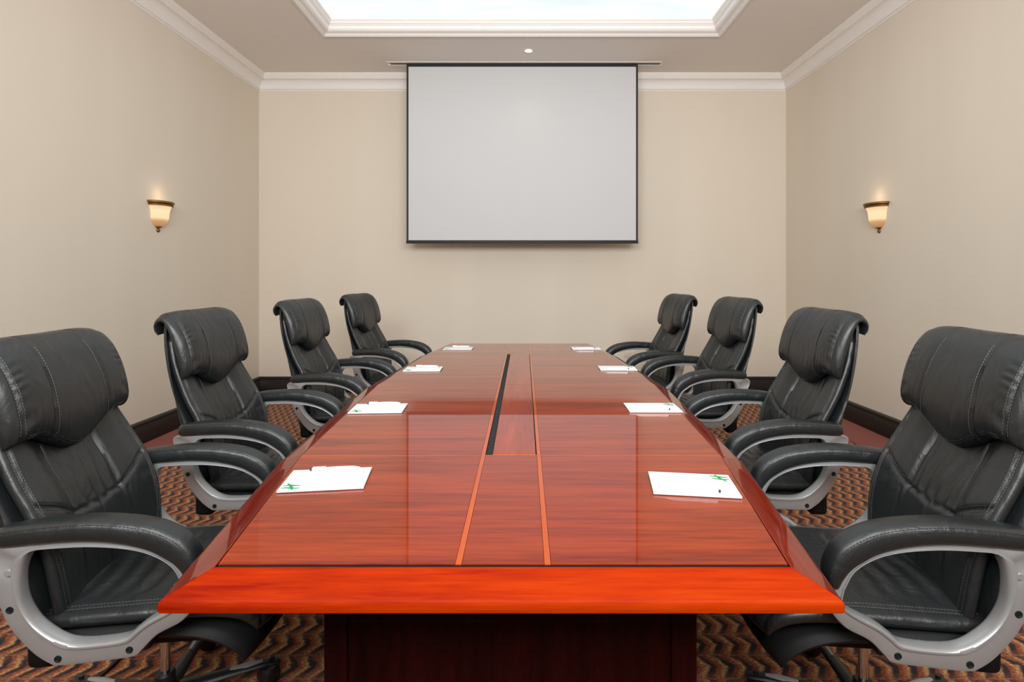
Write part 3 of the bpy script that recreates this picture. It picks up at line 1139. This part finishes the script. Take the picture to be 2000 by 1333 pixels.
    # back bracket feet
    for s in (-1, 1):
        q = MB()
        yc = s * 0.205
        q.box(-0.215, -0.143, yc - 0.03, yc + 0.03, 0.315, 0.40)
        q.build('back_bracket', M['underside'], root, bevel=0.022, seg=4)
    # mechanism + lever
    q = MB()
    q.box(-0.12, 0.10, -0.075, 0.075, 0.322, 0.368)
    q.build('tilt_mechanism', M['plastic'], root, bevel=0.012, seg=3)
    q = MB()
    q.tube([(0.04, -0.06, 0.342), (0.14, -0.12, 0.334), (0.24, -0.14, 0.318)], 0.006, n=8)
    q.box(0.232, 0.262, -0.157, -0.126, 0.280, 0.322)
    q.build('height_lever', M['plastic'], root, bevel=0.003)
    # gas lift
    q = MB()
    q.lathe([(0.0, 0.340), (0.0135, 0.340), (0.0135, 0.118), (0.0, 0.118)], None, 20)
    q.build('gas_lift', M['chrome'], root)
    q = MB()
    q.lathe([(0.0, 0.124), (0.022, 0.124), (0.027, 0.118), (0.028, 0.090), (0.034, 0.082), (0.040, 0.074), (0.042, 0.042), (0.0, 0.042)], None, 24)
    q.build('hub', M['plastic'], root)
    # five star base legs with castors
    for k in range(5):
        a = 2 * PI * k / 5
        R_ = Matrix.Rotation(a, 4, 'Z')
        V, Fc = [], []
        rows = [(0.030, 0.062, 0.028, 0.016), (0.10, 0.062, 0.024, 0.014), (0.18, 0.062, 0.020, 0.012), (0.26, 0.061, 0.018, 0.011), (0.30, 0.058, 0.017, 0.009), (0.315, 0.056, 0.013, 0.007)]
        for (r, z, wd, hh) in rows:
            for q in range(12):
                an = 2 * PI * q / 12
                V.append(R_ @ Vector((r, wd * math.cos(an), z + hh * (math.sin(an) if math.sin(an) > 0 else 0.7 * math.sin(an)))))
        for i in range(len(rows) - 1):
            for q in range(12):
                Fc.append((i * 12 + q, i * 12 + (q + 1) % 12, (i + 1) * 12 + (q + 1) % 12, (i + 1) * 12 + q))
        Fc.append(tuple(range(12))[::-1])
        Fc.append(tuple((len(rows) - 1) * 12 + q for q in range(12)))
        leg = mk('leg', V, Fc, M['plastic'], root, angle=50)
        q = MB()
        MM = R_ @ Matrix.Translation((0.290, 0, 0.027)) @ Matrix.Rotation(0.6 + k, 4, 'Z')
        for yy in (-0.018, 0.018):
            W = MM @ Matrix.Translation((-0.012, yy, 0)) @ Matrix.Rotation(PI / 2, 4, 'X')
            q.lathe([(0.0, -0.009), (0.021, -0.009), (0.026, -0.006), (0.027, 0), (0.026, 0.006), (0.021, 0.009), (0.0, 0.009)], W, 20)
        q.box(-0.034, 0.014, -0.008, 0.008, -0.012, 0.036, MM)
        q.lathe([(0.0, 0.014), (0.0075, 0.014), (0.0075, 0.050), (0.0, 0.050)], MM @ Matrix.Translation((0.0, 0, 0)), 10)
        q.lathe([(0.030, -0.002), (0.031, 0.016), (0.026, 0.028), (0.0, 0.034)], MM @ Matrix.Translation((-0.012, 0, 0)), 16, 0, PI * 2)
        q.build('castor', M['plastic'], leg)
        q = MB()
        V2 = []
        q.tube([R_ @ Vector((0.170, 0, 0.067)), R_ @ Vector((0.215, 0, 0.066)), R_ @ Vector((0.262, 0, 0.064))], [0.009, 0.013, 0.010], n=10)
        q.build('leg_cap', M['silver'], leg)
    return root


chair = make_chair()
SPOTS = [
    # side, x, y, lift height change, yaw away from camera (deg), base yaw, label
    (-1, -1.070, 1.640, -0.008, 7, 20, 'black leather office chair nearest the camera on the left of the table'),
    (-1, -1.126, 2.468, 0.010, 0, 50, 'second black leather office chair from the camera on the left of the table'),
    (-1, -1.123, 3.530, 0.010, -4, 30, 'third black leather office chair from the camera, left of the table'),
    (-1, -1.085, 4.620, 0.010, -9, 10, 'farthest black leather office chair on the left, near the far wall'),
    (1, 0.990, 1.608, 0.0, 6, -14, 'black leather office chair nearest the camera on the right of the table'),
    (1, 1.022, 2.472, 0.010, 0, 20, 'second black leather office chair from the camera on the right of the table'),
    (1, 1.078, 3.600, 0.018, -6, 5, 'third black leather office chair from the camera, right of the table'),
    (1, 0.952, 4.490, 0.010, -7, 40, 'farthest black leather office chair on the right, before the wall socket'),
]
FIXED = ('leg', 'hub')
for i, (s, x, y, dz, yaw, byaw, lab) in enumerate(SPOTS):
    c = chair if i == 0 else copy_tree(chair)
    c.location = (x, y, 0)
    c.rotation_euler = (0, 0, math.radians(yaw) if s < 0 else PI - math.radians(yaw))
    c['label'] = lab
    for ch in c.children:
        if ch.name.split('.')[0] == 'leg':
            ch.rotation_euler = (0, 0, math.radians(byaw))
        if ch.name.split('.')[0] not in FIXED:
            ch.location.z = dz

# ------------------------------------------------------------------ notepads and pens


def unproj(px, py, z=ZT):
    Y = (1.3 - z) * 1075 / (py - 540)
    return Vector(((px - 1024) * Y / 1075, Y))


PADS = [
    ('left', 'nearest the camera', [(542.7, 964.7), (708.5, 957), (724, 916.7), (575, 923.5)]),
    ('left', 'second from the camera', [(680, 809), (783, 808), (795.5, 791.5), (699, 793)]),
    ('left', 'third from the camera', [(787, 727.3), (856.5, 726.8), (866, 717.7), (797.7, 718.9)]),
    ('left', 'farthest from the camera', [(864, 684.6), (918, 684.9), (925, 679.6), (874, 679.3)]),
    ('right', 'nearest the camera', [(1278.4, 967), (1445, 976), (1420.6, 932.8), (1269.4, 926)]),
    ('right', 'second from the camera', [(1229, 807.5), (1331.6, 808), (1316, 790), (1219.9, 790)]),
    ('right', 'third from the camera', [(1176.4, 724.9), (1243.6, 724.9), (1236.4, 717.7), (1165.6, 716.5)]),
    ('right', 'farthest from the camera', [(1122, 684.9), (1175, 684.0), (1164, 679.2), (1115, 679.3)]),
]


def make_pad():
    r = empty('notepad', (0, 0, 0), 0, 'x', 'notepad', 'white notepads on the table')
    q = MB()
    q.box(-0.105, 0.105, -0.0735, 0.0735, 0.0, 0.0038)
    q.build('backing', M['grey_print'], r, bevel=0.0003)
    q = MB()
    q.box(-0.105, 0.105, -0.074, 0.074, 0.0010, 0.0050)
    q.build('paper', M['paper'], r, bevel=0.0003)
    # hand-drawn letter H emblem, corner at (-x, -y)
    q = MB()

    def stroke(pts, wd):
        P = catmull(pts, 16)
        d = np.gradient(P, axis=0)
        d /= np.linalg.norm(d, axis=1)[:, None]
        V, F = [], []
        for k in range(16):
            ww = wd * (0.35 + 0.65 * math.sin(PI * (k + 1) / 17))
            nx, ny = -d[k][1] * ww, d[k][0] * ww
            V += [(P[k][0] + nx, P[k][1] + ny, 0.00515), (P[k][0] - nx, P[k][1] - ny, 0.00515)]
        for k in range(15):
            F.append((2 * k, 2 * k + 1, 2 * k + 3, 2 * k + 2))
        q.add(V, F)
    stroke([(-0.100, -0.041), (-0.086, -0.038), (-0.072, -0.041), (-0.056, -0.043)], 0.0044)
    stroke([(-0.101, -0.056), (-0.086, -0.055), (-0.070, -0.060), (-0.053, -0.060)], 0.0044)
    stroke([(-0.092, -0.024), (-0.082, -0.040), (-0.074, -0.055), (-0.070, -0.0715)], 0.0036)
    q.build('emblem', M['green'], r, smooth=False)['label'] = 'green handwritten style crossed letter H emblem'
    q = MB()
    for k in range(7):
        q.box(0.086 + 0.0, 0.0885, 0.010 + k * 0.0065, 0.0148 + k * 0.0065, 0.0050, 0.0051)
    q.build('print_line', M['grey_print'], r, smooth=False)
    return r


def make_pen():
    r = empty('ballpoint_pen', (0, 0, 0), 0, 'x', 'pen', 'white pens on the notepads')
    MM = Matrix.Rotation(PI / 2, 4, 'Y')
    q = MB()
    q.lathe([(0.0, -0.058), (0.0042, -0.058), (0.0046, -0.02), (0.0054, 0.0), (0.0056, 0.030), (0.0050, 0.052), (0.0030, 0.063), (0.0014, 0.070), (0.0, 0.0705)], MM, 16)
    q.build('barrel', M['pen'], r)
    q = MB()
    q.lathe([(0.0, -0.0645), (0.0034, -0.0640), (0.0034, -0.058), (0.0, -0.058)], MM, 12)
    q.build('button', M['plastic'], r)
    q = MB()
    q.box(-0.056, -0.022, -0.0016, 0.0016, 0.0052, 0.0068)
    q.box(-0.056, -0.052, -0.0016, 0.0016, 0.0035, 0.0060)
    q.build('clip', M['pen'], r, bevel=0.0005)
    q = MB()
    q.box(-0.018, 0.010, -0.0052, -0.0045, 0.0010, 0.0026)
    q.build('print_line', M['grey_print'], r, smooth=False)
    return r


pad0, pen0 = make_pad(), make_pen()
for i, (side, which, cs) in enumerate(PADS):
    P = [unproj(*c) for c in cs]        # near-left, near-right, far-right, far-left
    ctr = sum(P, Vector((0, 0))) / 4
    ex = (P[1] - P[0]) + (P[2] - P[3])
    rz = math.atan2(ex.y, ex.x)
    if 'farthest' in which or 'third' in which:
        rz *= 0.3
    rz0 = rz
    if side == 'right':
        rz += PI
    pd = pad0 if i == 0 else copy_tree(pad0)
    pn = pen0 if i == 0 else copy_tree(pen0)
    pd.location = (ctr.x, ctr.y, ZT + 0.0011)
    pd.rotation_euler = (0, 0, rz)
    pd['label'] = 'white notepad with green emblem, %s on the %s side of the table' % (which, side)
    off = Matrix.Rotation(rz, 2) @ Vector((0.006, 0.058))
    pn.location = (ctr.x + off.x, ctr.y + off.y, ZT + 0.0011 + 0.005 + 0.0056)
    pn.rotation_euler = (0, 0, rz + (0.02 if i % 2 else -0.01))
    pn['label'] = 'slim white pen lying on the %s notepad, %s' % (side, which)

# ------------------------------------------------------------------ cable on the carpet
q = MB()
pts = catmull([(-1.40, 1.20, 0.006), (-1.375, 1.60, 0.006), (-1.37, 1.78, 0.006), (-1.36, 1.92, 0.006), (-1.30, 2.02, 0.006), (-1.10, 2.10, 0.006), (-0.8, 2.14, 0.006), (-0.40, 2.15, 0.006)], 60)
q.tube([tuple(p) for p in pts], 0.0055, n=8)
tag(q.build('floor_cable', M['cable']), 'thin black cable lying on the carpet under the nearest left chair', 'cable')
